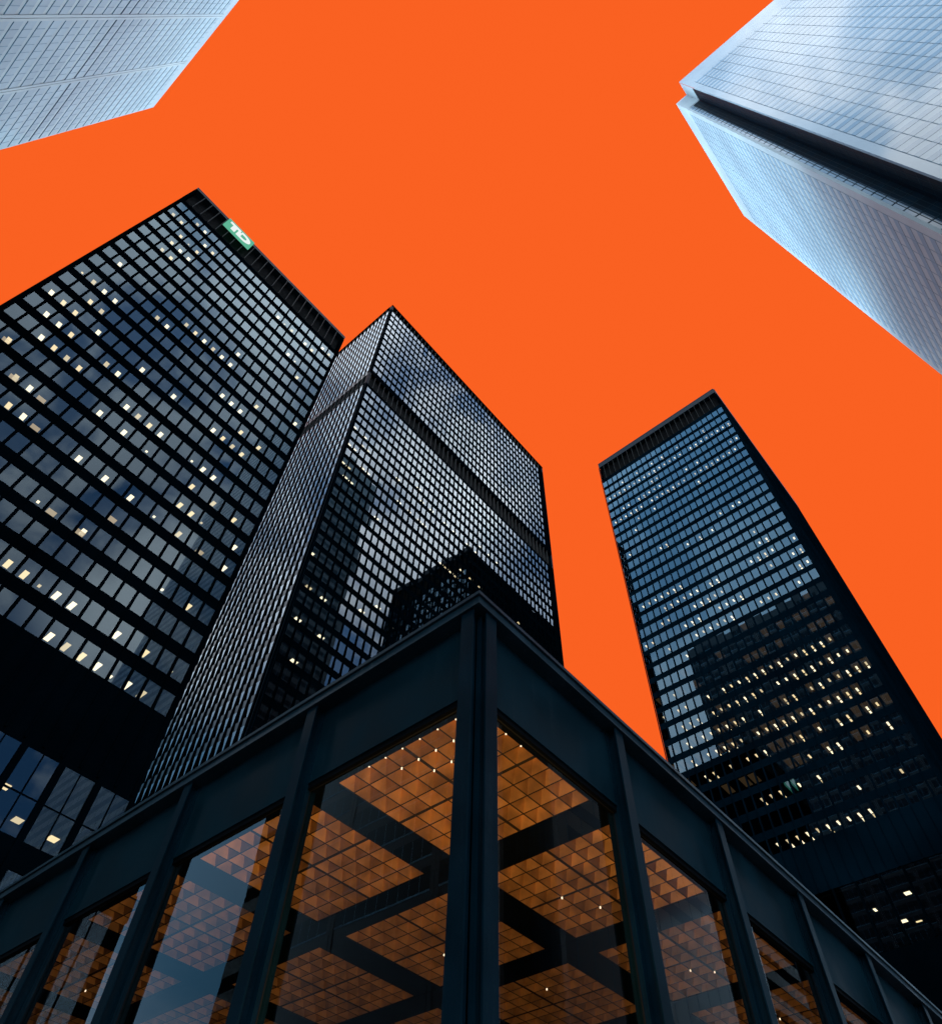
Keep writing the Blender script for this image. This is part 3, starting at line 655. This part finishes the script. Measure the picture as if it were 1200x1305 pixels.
# coffered ceiling
ZC = 0.800*HP+EYE; FW = 2.46; PF = 3.09; FX0, FY0 = 5.31, 4.66; CS = FW/8
def coffer_mesh():
    v, f, mi = [], [], []
    def q(pts, m):
        b = len(v); v.extend(pts); f.append(tuple(range(b, b+len(pts)))); mi.append(m)
    for i in range(8):
        for j in range(8):
            r = 0.011
            x0, x1, y0, y1 = i*CS+(0.026 if i == 4 else r), (i+1)*CS-(0.026 if i == 3 else r), j*CS+(0.026 if j == 4 else r), (j+1)*CS-(0.026 if j == 3 else r)
            ap = ((x0+x1)/2, (y0+y1)/2, 0.19)
            a = [(x0, y0, 0), (x1, y0, 0), (x1, y1, 0), (x0, y1, 0)]
            for k in range(4): q([a[(k+1) % 4], a[k], ap], 0)
            o = [(i*CS, j*CS, 0), ((i+1)*CS, j*CS, 0), ((i+1)*CS, (j+1)*CS, 0), (i*CS, (j+1)*CS, 0)]
            for k in range(4): q([o[(k+1) % 4], o[k], a[k], a[(k+1) % 4]], 1)
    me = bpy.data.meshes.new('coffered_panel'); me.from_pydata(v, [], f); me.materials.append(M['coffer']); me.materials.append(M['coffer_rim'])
    me.polygons.foreach_set('material_index', mi); me.update(); return me
cme = coffer_mesh(); fields = {}
for i in range(10):
    for j in range(10):
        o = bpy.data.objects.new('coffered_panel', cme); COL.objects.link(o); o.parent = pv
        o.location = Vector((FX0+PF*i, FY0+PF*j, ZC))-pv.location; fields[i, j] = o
BWID = PF-FW
for i in range(11):
    x1 = FX0+PF*i; x0 = x1-BWID if i else GX+0.10
    mb = MB(pv); mb.box(x0+0.001, x1-0.001, GY+0.10, EY, ZC-0.02, ZC+0.28); mb.build('ceiling_beam', M['beam'], pv)
for j in range(11):
    y1 = FY0+PF*j; y0 = y1-BWID if j else GY+0.10
    for i in range(10):
        if j and False: pass
    mb = MB(pv)
    for i in range(10): mb.box(FX0+PF*i, FX0+PF*i+FW, y0+0.001, y1-0.001, ZC-0.017, ZC+0.28)
    mb.build('ceiling_beam', M['beam'], pv)
# little lamps at the crossings of the coffer ribs
def hlamp(x, y, r=0.0105):
    fo = fields[int((x-FX0+0.01)//PF), int((y-FY0+0.01)//PF)]
    mb = MB(); mb.o = root_loc(fo); n = 8
    ring = [(x+r*cos(2*pi*k/n), y+r*sin(2*pi*k/n)) for k in range(n)]
    z0, z1 = ZC-0.03, ZC-0.001
    mb.quad([(a, b, z0) for a, b in ring][::-1])
    for k in range(n):
        a, b = ring[k], ring[(k+1) % n]; mb.quad([(a[0], a[1], z0), (b[0], b[1], z0), (b[0], b[1], z1), (a[0], a[1], z1)])
    return mb.build('ceiling_light_or_glow', M['dot'], fo)
pts = [(0, j) for j in range(0, 7)]+[(1, j) for j in range(1, 6)]+[(2, 2), (2, 3), (2, 4), (3, 3)]
for a, b in pts: hlamp(FX0+CS*a+0.0, FY0+CS*b)
for a, b in ((1, 0), (2, 0), (3, 0), (2, 1)): hlamp(FX0+CS*a, FY0+CS*b)
for fx, fy, a, b in ((1, 0, 4, 6), (1, 0, 6, 5), (1, 0, 7, 4), (2, 0, 3, 6), (2, 0, 5, 5), (2, 0, 6, 4), (2, 1, 2, 3), (0, 2, 2, 6), (3, 0, 4, 4), (1, 1, 5, 5), (0, 3, 5, 6), (3, 1, 3, 3)):
    hlamp(FX0+PF*fx+CS*a, FY0+PF*fy+CS*b, 0.013)
mb = MB(pv); mb.box(GX, EX, GY, EY, 0.004, 0.02); mb.build('floor', M['hall_floor'], pv)
mb = MB(pv); mb.box(EX-0.5, EX-0.1, GY+0.2, EY, 0.02, ZC-0.03); mb.box(GX+0.2, EX-0.6, EY-0.5, EY-0.1, 0.02, ZC-0.03); mb.build('back_wall', M['beam'], pv)
# unseen warm fill lights, added under the coffers to brighten the ceiling
def add_fill(x, y, e, s=1.2, z=1.1):
    l = bpy.data.lights.new('hall_fill', 'AREA'); l.energy = e; l.size = s; l.color = (1.0, 0.63, 0.24)
    o = bpy.data.objects.new('hall_fill', l); COL.objects.link(o); o.location = (x, y, z); o.rotation_euler = (pi, 0, 0)
add_fill(6.5, 5.9, 98, 0.35, 3.8); add_fill(9.2, 10.2, 20, 3.0, 1.2); add_fill(13.0, 7.2, 17, 3.0, 1.2); add_fill(19.0, 8.5, 10, 3.0, 1.2); add_fill(7.5, 16.5, 8, 3.0, 1.2)
